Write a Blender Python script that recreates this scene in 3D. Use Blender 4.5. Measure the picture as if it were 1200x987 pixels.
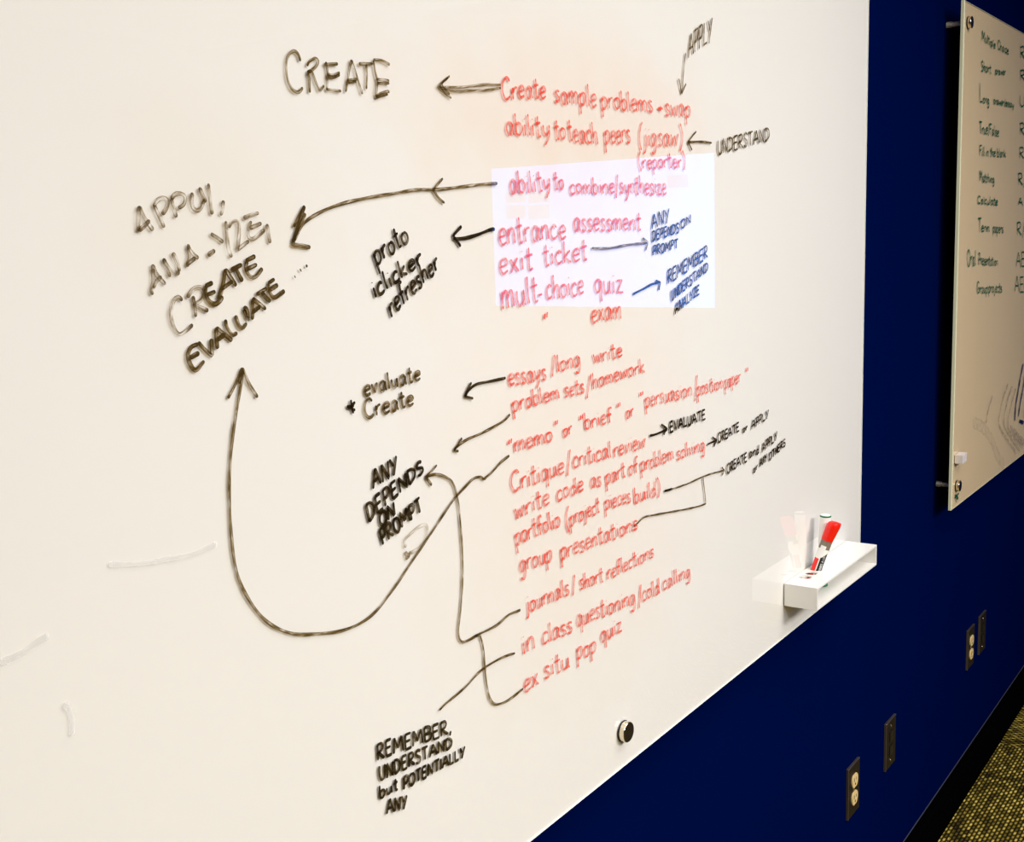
import bpy, bmesh, math, random
from mathutils import Vector, Matrix
random.seed(7)
for o in list(bpy.data.objects): bpy.data.objects.remove(o)
C = bpy.context.scene.collection
PI = math.pi
# ------------------------------------------------------------------ camera
# metres; floor z=0; the camera stands at the origin, 1.6 m up; +X runs along the blue wall, +Y goes into it
EYE = 1.6
F, CX, CY = 1371.95, 600.0, 493.5            # focal length and centre for a 1200x987 frame
yaw, pit, rol = .95783, .15995, .03358
fw = Vector((math.sin(yaw)*math.cos(pit), math.cos(yaw)*math.cos(pit), -math.sin(pit)))
rt = Vector((math.cos(yaw), -math.sin(yaw), 0)); dn = fw.cross(rt)
rt2 = rt*math.cos(rol)+dn*math.sin(rol); dn2 = -rt*math.sin(rol)+dn*math.cos(rol)
cd = bpy.data.cameras.new('camera'); cam = bpy.data.objects.new('camera', cd); C.objects.link(cam)
cd.sensor_fit = 'HORIZONTAL'; cd.sensor_width = 36; cd.lens = F/1200*36; cd.clip_start = .02
M = Matrix((rt2, -dn2, -fw)).transposed().to_4x4(); M.translation = (0, 0, EYE); cam.matrix_world = M
bpy.context.scene.camera = cam
# ------------------------------------------------------------------ world, light, exposure
w = bpy.data.worlds.new('world'); bpy.context.scene.world = w; w.use_nodes = True
w.node_tree.nodes['Background'].inputs[0].default_value = (.9, .85, .8, 1)
w.node_tree.nodes['Background'].inputs[1].default_value = .005
sc = bpy.context.scene
sc.view_settings.view_transform = 'Standard'; sc.view_settings.look = 'None'
sc.view_settings.exposure = 0; sc.view_settings.gamma = 1; sc.view_settings.use_curve_mapping = False
CEIL = 2.75
LIGHTS = [(0, -2.3, 80), (1.7, -2.3, 146), (.6, -.5, 16), (2.0, -.4, 23)]     # ceiling panels switched on: x, y, watts
def area(x, y, watt):
    l = bpy.data.lights.new('panel_light', 'AREA'); l.shape = 'RECTANGLE'; l.size = 1.15; l.size_y = 1.1
    l.energy = watt; l.color = (.99, .962, .945); l.spread = math.radians(175)
    o = bpy.data.objects.new('panel_light', l); C.objects.link(o); o.location = (x, y, CEIL-.03)
for L in LIGHTS: area(*L)

# ------------------------------------------------------------------ helpers
def lk(nt, a, b): nt.links.new(a, b)
def mat(name, col, rough=.5, metal=0, spec=.5, emit=None, es=1, coat=0, var=0, vscale=30, bump=0, bscale=200):
    m = bpy.data.materials.new(name); m.use_nodes = True; nt = m.node_tree
    b = nt.nodes['Principled BSDF']; b.inputs['Base Color'].default_value = (*col, 1)
    b.inputs['Roughness'].default_value = rough; b.inputs['Metallic'].default_value = metal
    b.inputs['Specular IOR Level'].default_value = spec; b.inputs['Coat Weight'].default_value = coat
    if emit: b.inputs['Emission Color'].default_value = (*emit, 1); b.inputs['Emission Strength'].default_value = es
    if var or bump:
        tc = nt.nodes.new('ShaderNodeTexCoord'); n = nt.nodes.new('ShaderNodeTexNoise'); n.inputs['Scale'].default_value = vscale
        n.inputs['Detail'].default_value = 4; lk(nt, tc.outputs['Object'], n.inputs['Vector'])
        if var:
            mx = nt.nodes.new('ShaderNodeMix'); mx.data_type = 'RGBA'; lk(nt, n.outputs['Fac'], mx.inputs['Factor'])
            mx.inputs['A'].default_value = (*[c*(1-var) for c in col], 1); mx.inputs['B'].default_value = (*[min(1, c*(1+var)) for c in col], 1)
            lk(nt, mx.outputs['Result'], b.inputs['Base Color'])
        if bump:
            n2 = nt.nodes.new('ShaderNodeTexNoise'); n2.inputs['Scale'].default_value = bscale; lk(nt, tc.outputs['Object'], n2.inputs['Vector'])
            bp = nt.nodes.new('ShaderNodeBump'); bp.inputs['Strength'].default_value = bump; bp.inputs['Distance'].default_value = .001
            lk(nt, n2.outputs['Fac'], bp.inputs['Height']); lk(nt, bp.outputs['Normal'], b.inputs['Normal'])
    return m
def tag(o, label=None, cat=None, group=None, kind=None):
    if label: o['label'] = label
    if cat: o['category'] = cat
    if group: o['group'] = group
    if kind: o['kind'] = kind
    return o
def empty(name, loc=(0, 0, 0), label=None, cat=None, group=None, parent=None):
    o = bpy.data.objects.new(name, None); C.objects.link(o); o.location = loc; o.empty_display_size = .05
    if parent: o.parent = parent
    return tag(o, label, cat, group)
def mesh(name, V, Fc, mats, parent=None, smooth=False, mi=None, origin=(0, 0, 0)):
    """vertices in world metres; origin = where the parent stands"""
    me = bpy.data.meshes.new(name); og = Vector(origin)
    me.from_pydata([tuple(Vector(v)-og) for v in V], [], Fc)
    for m in (mats if isinstance(mats, (list, tuple)) else [mats]): me.materials.append(m)
    if mi:
        for p, k in zip(me.polygons, mi): p.material_index = k
    if smooth:
        for p in me.polygons: p.use_smooth = True
    me.update()
    o = bpy.data.objects.new(name, me); C.objects.link(o)
    if parent: o.parent = parent
    return o
def bm_obj(name, bm, m, parent=None, smooth=False):
    me = bpy.data.meshes.new(name); bm.to_mesh(me); bm.free(); me.materials.append(m)
    if smooth:
        for p in me.polygons: p.use_smooth = True
    o = bpy.data.objects.new(name, me); C.objects.link(o)
    if parent: o.parent = parent
    return o
def box(bm, x0, x1, y0, y1, z0, z1, bev=0, seg=2):
    r = bmesh.ops.create_cube(bm, size=1)
    for v in r['verts']:
        v.co = Vector(((x0+x1)/2+v.co.x*(x1-x0), (y0+y1)/2+v.co.y*(y1-y0), (z0+z1)/2+v.co.z*(z1-z0)))
    if bev:
        es = list({e for v in r['verts'] for e in v.link_edges})
        bmesh.ops.bevel(bm, geom=es, offset=bev, segments=seg, affect='EDGES', profile=.7)
def bx(name, x0, x1, y0, y1, z0, z1, m, parent=None, bev=0):
    bm = bmesh.new(); box(bm, x0, x1, y0, y1, z0, z1, bev); return bm_obj(name, bm, m, parent)
def lathe(name, prof, axis, m, parent=None, n=40, loc=(0, 0, 0), mi=None, shift=None):
    """prof: list of (distance along axis, radius); axis: unit vector; optional shift(t) moves ring centres"""
    ax = Vector(axis).normalized(); u = ax.orthogonal().normalized(); v = ax.cross(u); V = []; Fc = []
    for i, (t, r) in enumerate(prof):
        c = Vector(loc)+ax*t+(shift(t) if shift else Vector())
        for k in range(n): V.append(c+(u*math.cos(2*PI*k/n)+v*math.sin(2*PI*k/n))*max(r, 1e-5))
    for i in range(len(prof)-1):
        for k in range(n): a = i*n+k; b = i*n+(k+1) % n; Fc.append((a, b, b+n, a+n))
    Fc.append(tuple(range(n))[::-1]); Fc.append(tuple((len(prof)-1)*n+k for k in range(n)))
    o = mesh(name, V, Fc, m, parent, mi=mi)
    for p in o.data.polygons: p.use_smooth = len(p.vertices) == 4
    o.data.set_sharp_from_angle(angle=math.radians(35))
    return o
def ray(u, v): return rt2*((u-CX)/F)+dn2*((v-CY)/F)+fw
def at(u, v, y):                       # the point of the upright plane at depth y that the photo shows at (u, v)
    q = ray(u, v); q = q*(y/q.y); return Vector((q.x, y, q.z+EYE))

# ------------------------------------------------------------------ materials
WALL = .7709; YF = .723; YB = .7312        # wall plane; front and back of the glass boards
m_wall = mat('blue_paint', (.0, .0036, .046), .8, spec=.0, var=.06, vscale=3, bump=.08, bscale=350)
m_ceil = mat('ceiling_tile', (.62, .6, .56), .9, var=.05, bump=.3)
m_base = mat('black_rubber', (.0012, .0012, .0012), .9, spec=.0)
m_chrome = mat('polished_steel', (.75, .66, .5), .16, 1)
m_barrel = mat('satin_aluminium', (.95, .88, .74), .5, .8)
m_face = mat('dark_brushed_steel', (.10, .085, .08), .38, 1)
m_gasket = mat('black_gasket', (.01, .01, .01), .6)
m_acryl = mat('white_acrylic', (.86, .84, .79), .28, spec=.5, var=.03, vscale=8)
m_edge = mat('polished_glass_edge', (.95, .95, .88), .12, spec=.8)
m_edge2 = mat('dull_glass_edge', (.72, .72, .50), .3)
m_plate = mat('bronze_plate', (.013, .009, .006), .45, .2, spec=.3, var=.1)
m_ivory = mat('ivory_plastic', (.84, .62, .27), .35)
m_black = mat('black_plastic', (.006, .006, .006), .35)
m_red = mat('red_plastic', (.90, .012, .004), .3)
m_green = mat('green_plastic', (.0, .17, .06), .3)
m_white = mat('white_plastic', (.88, .88, .84), .35)
m_silver = mat('silver_print', (.22, .17, .13), .4)
m_mag = mat('white_magnet', (.72, .66, .62), .5, var=.04, vscale=300)
def backing(name, col, stain=None):
    m = mat(name, col, .6, spec=.1); nt = m.node_tree; b = nt.nodes['Principled BSDF']
    tc = nt.nodes.new('ShaderNodeTexCoord'); n = nt.nodes.new('ShaderNodeTexNoise'); n.inputs['Scale'].default_value = 2.2
    n.inputs['Detail'].default_value = 2
    lk(nt, tc.outputs['Object'], n.inputs['Vector']); prev = None
    mx = nt.nodes.new('ShaderNodeMix'); mx.data_type = 'RGBA'; mx.inputs['A'].default_value = (*col, 1)
    mx.inputs['B'].default_value = (*[c*.985 for c in col[:2]], col[2]*.96, 1); lk(nt, n.outputs['Fac'], mx.inputs['Factor'])
    prev = mx.outputs['Result']; pos = nt.nodes.new('ShaderNodeNewGeometry')
    for (cx, cz, rx, rz, colr, amt) in (stain or []):           # ghosts of rubbed ink left on the glass
        vm = nt.nodes.new('ShaderNodeVectorMath'); vm.operation = 'SUBTRACT'; lk(nt, pos.outputs['Position'], vm.inputs[0]); vm.inputs[1].default_value = (cx, 0, cz)
        v2 = nt.nodes.new('ShaderNodeVectorMath'); v2.operation = 'MULTIPLY'; lk(nt, vm.outputs[0], v2.inputs[0]); v2.inputs[1].default_value = (1/rx, 0, 1/rz)
        ln = nt.nodes.new('ShaderNodeVectorMath'); ln.operation = 'LENGTH'; lk(nt, v2.outputs[0], ln.inputs[0])
        nz = nt.nodes.new('ShaderNodeTexNoise'); nz.inputs['Scale'].default_value = 14; nz.inputs['Detail'].default_value = 3; lk(nt, tc.outputs['Object'], nz.inputs['Vector'])
        ad = nt.nodes.new('ShaderNodeMath'); ad.operation = 'ADD'; lk(nt, ln.outputs['Value'], ad.inputs[0]); lk(nt, nz.outputs['Fac'], ad.inputs[1])
        mr = nt.nodes.new('ShaderNodeMapRange'); mr.inputs['From Min'].default_value = 1.75; mr.inputs['From Max'].default_value = .9
        mr.inputs['To Min'].default_value = 0; mr.inputs['To Max'].default_value = amt; lk(nt, ad.outputs[0], mr.inputs['Value'])
        mm = nt.nodes.new('ShaderNodeMix'); mm.data_type = 'RGBA'; mm.blend_type = 'MULTIPLY'; lk(nt, prev, mm.inputs['A']); mm.inputs['B'].default_value = (*colr, 1)
        lk(nt, mr.outputs['Result'], mm.inputs['Factor']); prev = mm.outputs['Result']
    lk(nt, prev, b.inputs['Base Color']); return m
def glass(name, rough=0.012):
    m = bpy.data.materials.new(name); m.use_nodes = True; nt = m.node_tree; nt.nodes.clear()
    out = nt.nodes.new('ShaderNodeOutputMaterial'); mx = nt.nodes.new('ShaderNodeMixShader'); N = nt.nodes.new
    g_ = N('ShaderNodeNewGeometry'); dt = N('ShaderNodeVectorMath'); dt.operation = 'DOT_PRODUCT'; lk(nt, g_.outputs['Normal'], dt.inputs[0]); lk(nt, g_.outputs['Incoming'], dt.inputs[1])
    def mt(op, a, b):
        n = N('ShaderNodeMath'); n.operation = op
        for i, x in enumerate((a, b)):
            if isinstance(x, (int, float)): n.inputs[i].default_value = x
            else: lk(nt, x, n.inputs[i])
        return n.outputs[0]
    # Schlick reflectance of the outer face only (the inner face lies on the white coat)
    f = mt('ADD', mt('MULTIPLY', mt('POWER', mt('SUBTRACT', 1, mt('ABSOLUTE', dt.outputs['Value'], 0)), 5), .96), .04)
    f = mt('MULTIPLY', f, mt('SUBTRACT', 1, g_.outputs['Backfacing']))
    t = nt.nodes.new('ShaderNodeBsdfTransparent'); g = nt.nodes.new('ShaderNodeBsdfGlossy'); g.inputs['Roughness'].default_value = rough
    lk(nt, f, mx.inputs[0]); lk(nt, t.outputs[0], mx.inputs[1]); lk(nt, g.outputs[0], mx.inputs[2]); lk(nt, mx.outputs[0], out.inputs[0]); return m
def ink(name, tint, solid, lo, hi, scale=260, edge=.3, stretch=3.):
    """marker ink: a tinted film (tint) that thickens to opaque colour (solid) at its edges, ends and in streaks"""
    m = bpy.data.materials.new(name); m.use_nodes = True; nt = m.node_tree; nt.nodes.clear(); N = nt.nodes.new
    out = N('ShaderNodeOutputMaterial'); mx = N('ShaderNodeMixShader'); t = N('ShaderNodeBsdfTransparent')
    d = N('ShaderNodeBsdfDiffuse'); d.inputs['Color'].default_value = (*solid, 1)
    uv = N('ShaderNodeUVMap'); uv.uv_map = 'stroke'; sp = N('ShaderNodeSeparateXYZ'); lk(nt, uv.outputs[0], sp.inputs[0])
    uv2 = N('ShaderNodeUVMap'); uv2.uv_map = 'ends'; s2 = N('ShaderNodeSeparateXYZ'); lk(nt, uv2.outputs[0], s2.inputs[0])
    def math_(op, a, b=None):
        n = N('ShaderNodeMath'); n.operation = op
        for i, x in enumerate((a, b)):
            if x is None: continue
            if isinstance(x, (int, float)): n.inputs[i].default_value = x
            else: lk(nt, x, n.inputs[i])
        return n.outputs[0]
    e = math_('ABSOLUTE', math_('SUBTRACT', math_('MULTIPLY', sp.outputs['Y'], 2), 1))
    e = math_('MULTIPLY', math_('POWER', e, 4), edge)
    end = N('ShaderNodeMapRange'); lk(nt, s2.outputs['X'], end.inputs['Value']); end.inputs['From Min'].default_value = .0045; end.inputs['From Max'].default_value = .001
    cb = N('ShaderNodeCombineXYZ'); lk(nt, math_('MULTIPLY', sp.outputs['X'], scale/stretch), cb.inputs[0]); lk(nt, math_('MULTIPLY', sp.outputs['Y'], 1.6), cb.inputs[1])
    nz = N('ShaderNodeTexNoise'); nz.inputs['Scale'].default_value = 1; nz.inputs['Detail'].default_value = 3; lk(nt, cb.outputs[0], nz.inputs['Vector'])
    r = N('ShaderNodeMapRange'); lk(nt, nz.outputs['Fac'], r.inputs['Value']); r.inputs['From Min'].default_value = .32; r.inputs['From Max'].default_value = .68
    r.inputs['To Min'].default_value = lo; r.inputs['To Max'].default_value = hi
    f = math_('ADD', math_('ADD', r.outputs[0], e), math_('MULTIPLY', end.outputs[0], .35))
    f = math_('MULTIPLY', f, s2.outputs['Y'])                     # each stroke's own strength
    cl = N('ShaderNodeClamp'); lk(nt, f, cl.inputs['Value'])
    tm = N('ShaderNodeMix'); tm.data_type = 'RGBA'; tm.inputs['A'].default_value = (1, 1, 1, 1); tm.inputs['B'].default_value = (*tint, 1)
    k = N('ShaderNodeClamp'); lk(nt, math_('MULTIPLY', f, 1.7), k.inputs['Value']); lk(nt, k.outputs[0], tm.inputs['Factor']); lk(nt, tm.outputs['Result'], t.inputs['Color'])
    lk(nt, cl.outputs[0], mx.inputs[0]); lk(nt, t.outputs[0], mx.inputs[1]); lk(nt, d.outputs[0], mx.inputs[2])
    # the dried film is as glossy as the glass under it
    g_ = N('ShaderNodeNewGeometry'); dt = N('ShaderNodeVectorMath'); dt.operation = 'DOT_PRODUCT'; lk(nt, g_.outputs['Normal'], dt.inputs[0]); lk(nt, g_.outputs['Incoming'], dt.inputs[1])
    fz = math_('ADD', math_('MULTIPLY', math_('POWER', math_('SUBTRACT', 1, math_('ABSOLUTE', dt.outputs['Value'])), 5), .96), .045)
    gl_ = N('ShaderNodeBsdfGlossy'); gl_.inputs['Roughness'].default_value = .02; m2 = N('ShaderNodeMixShader')
    lk(nt, math_('MULTIPLY', fz, cl.outputs[0]), m2.inputs[0]); lk(nt, mx.outputs[0], m2.inputs[1]); lk(nt, gl_.outputs[0], m2.inputs[2]); lk(nt, m2.outputs[0], out.inputs[0])
    return m
i_brown = ink('brown_black_ink', (.62, .46, .22), (.06, .037, .010), .05, .7, edge=.35)
i_black = ink('black_ink', (.34, .25, .12), (.018, .011, .004), .35, 1.05, edge=.3)
i_faded = ink('faded_black_ink', (.74, .61, .42), (.09, .06, .025), -.1, .36, edge=.22)
i_red = ink('red_ink', (1.0, .36, .31), (.92, .085, .055), .10, .66, scale=500, edge=.15)
i_green = ink('green_ink', (.16, .42, .30), (.012, .11, .065), .2, .8)
i_blue = ink('blue_ink', (.16, .2, .5), (.01, .018, .09), .25, .95)
i_wipe = ink('wiped_ink', (.55, .50, .48), (.3, .26, .24), -.1, .35)
i_gleam = ink('scratch_gleam', (1, 1, 1), (.98, .96, .92), .2, .6)  # white strokes that paint the gleam of light on scratches

# ------------------------------------------------------------------ the setting
X0, X1, Y0 = -3.6, 5.0, -4.2
def struct(o): o['kind'] = 'structure'; return o
struct(bx('wall_back', X0, X1, WALL, WALL+.12, 0, CEIL, m_wall))
struct(bx('wall_right', X1, X1+.12, Y0, WALL, 0, CEIL, m_wall))
m_grey = mat('grey_paint', (.05, .045, .045), .8, var=.04)
struct(bx('wall_left', X0-.12, X0, Y0, WALL, 0, CEIL, m_grey))
struct(bx('wall_front', X0, X1, Y0-.12, Y0, 0, CEIL, m_grey))
struct(bx('ceiling', X0, X1, Y0, WALL, CEIL, CEIL+.1, m_ceil))
def carpet_mat(name, rot):
    m = bpy.data.materials.new(name); m.use_nodes = True; nt = m.node_tree; N = nt.nodes.new; b = nt.nodes['Principled BSDF']
    b.inputs['Roughness'].default_value = .9; b.inputs['Specular IOR Level'].default_value = .15
    g = N('ShaderNodeNewGeometry'); mp = N('ShaderNodeMapping'); mp.inputs['Rotation'].default_value = (0, 0, rot)
    lk(nt, g.outputs['Position'], mp.inputs[0]); s = N('ShaderNodeSeparateXYZ'); lk(nt, mp.outputs[0], s.inputs[0])
    def mt(op, a, b_=None):
        n = N('ShaderNodeMath'); n.operation = op
        for i, x in enumerate((a, b_)):
            if x is None: continue
            if isinstance(x, (int, float)): n.inputs[i].default_value = x
            else: lk(nt, x, n.inputs[i])
        return n.outputs[0]
    sy = mt('MULTIPLY', s.outputs['Y'], 1/.0098); row = mt('FLOOR', sy)
    sx = mt('ADD', mt('MULTIPLY', s.outputs['X'], 1/.023), mt('MULTIPLY', row, .5))
    a = mt('ABSOLUTE', mt('SINE', mt('MULTIPLY', sy, PI))); c = mt('ABSOLUTE', mt('SINE', mt('MULTIPLY', sx, PI)))
    h = mt('MULTIPLY', mt('POWER', a, .7), mt('POWER', c, .6))
    cb = N('ShaderNodeCombineXYZ'); lk(nt, mt('FLOOR', sx), cb.inputs[0]); lk(nt, row, cb.inputs[1])
    wn = N('ShaderNodeTexWhiteNoise'); wn.noise_dimensions = '2D'; lk(nt, cb.outputs[0], wn.inputs['Vector'])
    nz = N('ShaderNodeTexNoise'); nz.inputs['Scale'].default_value = 9; nz.inputs['Detail'].default_value = 3; lk(nt, g.outputs['Position'], nz.inputs['Vector'])
    v = mt('MULTIPLY', h, mt('ADD', mt('MULTIPLY', wn.outputs['Value'], .65), mt('MULTIPLY', nz.outputs['Fac'], .7)))
    cr = N('ShaderNodeValToRGB'); lk(nt, v, cr.inputs[0]); e = cr.color_ramp.elements
    e[0].position = .12; e[0].color = (.008, .005, .001, 1); e[1].position = .95; e[1].color = (.85, .64, .14, 1)
    k = e.new(.5); k.color = (.19, .135, .010, 1)
    lk(nt, cr.outputs[0], b.inputs['Base Color'])
    bp = N('ShaderNodeBump'); bp.inputs['Strength'].default_value = .9; bp.inputs['Distance'].default_value = .004
    lk(nt, h, bp.inputs['Height']); lk(nt, bp.outputs[0], b.inputs['Normal']); return m
m_carp = [carpet_mat('olive_woven_carpet', 0), carpet_mat('olive_woven_carpet_turned', PI/2)]
m_sub = mat('dark_subfloor', (.02, .015, .008), .9)
floor = struct(bx('floor', X0, X1, Y0, WALL, -.1, -.006, m_sub))
TS = .61; seam_x = 3.612; seam_y = .12
tiles = []
for t in (0, 1):
    bm = bmesh.new(); box(bm, -TS/2+.0012, TS/2-.0012, -TS/2+.0012, TS/2-.0012, -.006, 0, .001, 1)
    me = bpy.data.meshes.new('carpet_tile'); bm.to_mesh(me); bm.free(); me.materials.append(m_carp[t]); tiles.append(me)
nx0 = int((X0-seam_x)/TS)+1; 
for i in range(nx0, 3):
    for j in range(-6, 2):
        cx = seam_x+(i+.5)*TS; cy = seam_y+(j+.5)*TS
        if cx+TS/2 > X1 or cy-TS/2 < Y0: continue
        o = bpy.data.objects.new('carpet_tile', tiles[0 if i < 0 else 1]); C.objects.link(o); o.parent = floor
        o.location = (cx, cy, 0)
        if cy+TS/2 > WALL:      # the row along the wall is cut to fit
            o.scale.y = (WALL-(cy-TS/2))/TS; o.location.y = (WALL+cy-TS/2)/2
bm = bmesh.new(); box(bm, X0, X1, WALL-.022, WALL, 0, .104, .003, 2)
struct(bm_obj('baseboard_back', bm, m_base))
struct(bx('trim_1', X0, X1, WALL-.0016, WALL, .1042, .1062, mat('grey_strip', (.065, .065, .09), .5)))  # thin grey strip along the top of the baseboard
bm = bmesh.new(); box(bm, X1-.02, X1, Y0, WALL-.022, 0, .104, .003, 2)
struct(bm_obj('baseboard_right', bm, m_base))

# ceiling panels (fixtures around the area lights)
for i, (x, y, wt) in enumerate(LIGHTS):
    e = empty('ceiling_light', (x, y, CEIL), 'recessed square ceiling panel light, '+('far left', 'far right', 'left one beside the blue wall', 'right one beside the blue wall')[i], 'ceiling light', 'ceiling panel lights')
    bm = bmesh.new()
    for a in ((-.62, .62, -.60, -.555), (-.62, .62, .555, .60), (-.62, -.58, -.555, .555), (.58, .62, -.555, .555)): box(bm, *a, -.025, 0)
    bm_obj('frame', bm, m_white, e)

# ------------------------------------------------------------------ handwriting
GL = {  # a hand-drawn single-stroke alphabet: width | strokes of x,y (cap height 1, x height .55), a doubled point is a corner
'A': '.75|0,0 .36,1|.36,1 .74,0|.12,.36 .62,.38', 'B': '.6|.04,0 .04,1|.04,1 .42,.95 .5,.75 .36,.55 .06,.52|.06,.52 .5,.48 .58,.25 .4,.02 .03,0',
'C': '.65|.6,.82 .4,1 .12,.8 .02,.45 .14,.1 .38,0 .62,.15', 'D': '.65|.05,0 .05,1|0,.97 .4,.92 .62,.6 .5,.2 .04,0',
'E': '.55|.06,1 .03,.5 .04,0|.04,.98 .52,1|.04,.52 .45,.54|.04,0 .54,.03', 'G': '.7|.6,.85 .35,1 .06,.7 .06,.25 .3,0 .62,.15 .64,.45 .64,.45 .4,.45',
'F': '.55|.04,1 .04,0|.02,.98 .55,1|.04,.55 .42,.56', 'H': '.6|.03,1 .04,0|.56,1 .56,0|.04,.5 .56,.52',
'K': '.6|.04,1 .05,0|.55,1 .08,.45 .08,.45 .6,0', 'L': '.5|.04,1 .04,.4 .05,.02 .05,.02 .5,.04', 'M': '.85|0,0 .1,1 .1,1 .4,.3 .4,.3 .72,1 .72,1 .84,0', 'N': '.65|.03,0 .06,1 .06,1 .56,.02 .56,.02 .62,1',
'O': '.7|.36,1 .08,.75 .05,.3 .32,0 .62,.25 .62,.72 .36,1', 'P': '.55|.06,0 .05,1|.0,.95 .38,1 .54,.76 .4,.5 .08,.44',
'R': '.6|.05,0 .06,1|0,.94 .38,1 .5,.76 .36,.54 .08,.48 .08,.48 .6,.02', 'S': '.55|.5,.86 .28,1 .05,.8 .2,.56 .45,.42 .48,.15 .26,0 .02,.12',
'T': '.62|.31,1 .3,0|0,.97 .62,1', 'U': '.62|.03,1 .04,.3 .26,0 .54,.25 .58,1', 'V': '.62|0,1 .3,0 .3,0 .6,1', 'Y': '.62|0,1 .28,.5|.6,1 .2,-.05', 'Z': '.6|.03,.95 .55,1 .55,1 .03,.03 .03,.03 .6,.05',
'I': '.12|.06,1 .06,0',
'a': '.5|.42,.48 .22,.56 .04,.34 .08,.04 .26,.02 .42,.4 .43,.5|.43,.52 .43,.12 .52,0', 'b': '.48|.06,1 .05,0|.05,.1 .08,.45 .3,.55 .45,.3 .28,0 .05,.06',
'c': '.42|.4,.46 .24,.56 .04,.34 .06,.08 .24,0 .42,.1', 'd': '.5|.4,.42 .22,.54 .04,.3 .1,.02 .3,.04 .42,.3|.45,1 .43,.4 .46,0',
'e': '.46|.05,.28 .42,.36 .34,.56 .12,.5 .04,.22 .18,0 .44,.1', 'f': '.36|.42,.92 .28,1 .17,.8 .16,.0|0,.52 .36,.55', 'g': '.5|.42,.46 .22,.56 .04,.32 .12,.04 .3,.08 .43,.5 .43,.5 .44,-.1 .3,-.38 .05,-.3',
'h': '.48|.05,1 .04,0|.04,.25 .2,.52 .38,.5 .42,.25 .44,0', 'i': '.16|.07,.52 .08,0|.08,.74 .09,.79', 'j': '.26|.17,.52 .17,-.2 .02,-.36|.17,.75 .18,.8', 'k': '.46|.05,1 .04,0|.4,.55 .06,.26 .06,.26 .44,0',
'l': '.16|.07,1 .06,.3 .1,0', 'm': '.74|.03,.54 .04,0|.04,.3 .2,.54 .34,.46 .36,0|.36,.3 .52,.54 .66,.46 .7,0', 'n': '.48|.03,.54 .04,0|.04,.28 .22,.54 .4,.46 .43,0',
'o': '.48|.25,.56 .05,.4 .06,.1 .24,0 .44,.18 .42,.44 .25,.56', 'p': '.5|.04,.56 .06,-.42|.05,.36 .2,.56 .42,.5 .42,.18 .22,.0 .06,.08', 'q': '.5|.42,.48 .22,.56 .04,.3 .14,.02 .34,.1 .43,.5|.43,.52 .44,-.4',
'r': '.38|.04,.54 .05,0|.05,.28 .18,.5 .38,.54', 's': '.4|.36,.5 .18,.56 .05,.42 .2,.3 .36,.16 .24,0 .02,.06', 't': '.36|.18,.95 .16,.2 .22,0 .34,.05|0,.6 .36,.64',
'u': '.5|.04,.54 .05,.14 .2,0 .4,.2 .42,.54|.42,.54 .44,.1 .5,0', 'v': '.44|0,.54 .2,0 .2,0 .42,.56', 'w': '.68|.02,.54 .16,0 .16,0 .34,.46 .34,.46 .5,0 .5,0 .66,.56',
'x': '.46|.02,.54 .44,0|.4,.56 .02,0', 'y': '.5|.04,.54 .08,.2 .24,.1 .42,.3|.46,.56 .38,.0 .1,-.4', 'z': '.44|.04,.52 .4,.54 .4,.54 .04,.02 .04,.02 .46,.02',
'+': '.4|.2,.5 .2,.08|0,.3 .4,.32', '/': '.3|.3,1.05 .02,-.15', '(': '.3|.26,1.12 .06,.7 .04,.2 .2,-.2', ')': '.3|.04,1.12 .25,.7 .24,.2 .06,-.2', '-': '.35|0,.35 .3,.38',
',': '.2|.12,.12 .04,-.22', '.': '.2|.06,.02 .1,.05', '"': '.34|.08,1.1 .04,.78|.26,1.12 .22,.8', ' ': '.38|', '~': '.12|'}
def glyph(c):
    w_, rest = GL[c].split('|', 1); out = []
    for s in rest.split('|'):
        if s.strip(): out.append([tuple(float(q) for q in p.split(',')) for p in s.split()])
    return float(w_), out
def smooth(pts, n=7):
    """Catmull-Rom through the points; a doubled point makes a corner"""
    segs = [[pts[0]]]
    for p in pts[1:]:
        if (Vector(p)-Vector(segs[-1][-1])).length < 1e-9: segs.append([p])
        else: segs[-1].append(p)
    out = []
    for s in segs:
        if len(s) < 2: continue
        P = [Vector(p) for p in s]; P = [P[0]*2-P[1]]+P+[P[-1]*2-P[-2]]
        for i in range(1, len(P)-2):
            a, b, c, d = P[i-1:i+3]; k = n if len(s) > 2 else 3
            for j in range(k):
                t = j/k; out.append(.5*((2*b)+(c-a)*t+(2*a-5*b+4*c-d)*t*t+(3*b-a-3*c+d)*t**3))
        out.append(P[-2])
    return out
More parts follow.
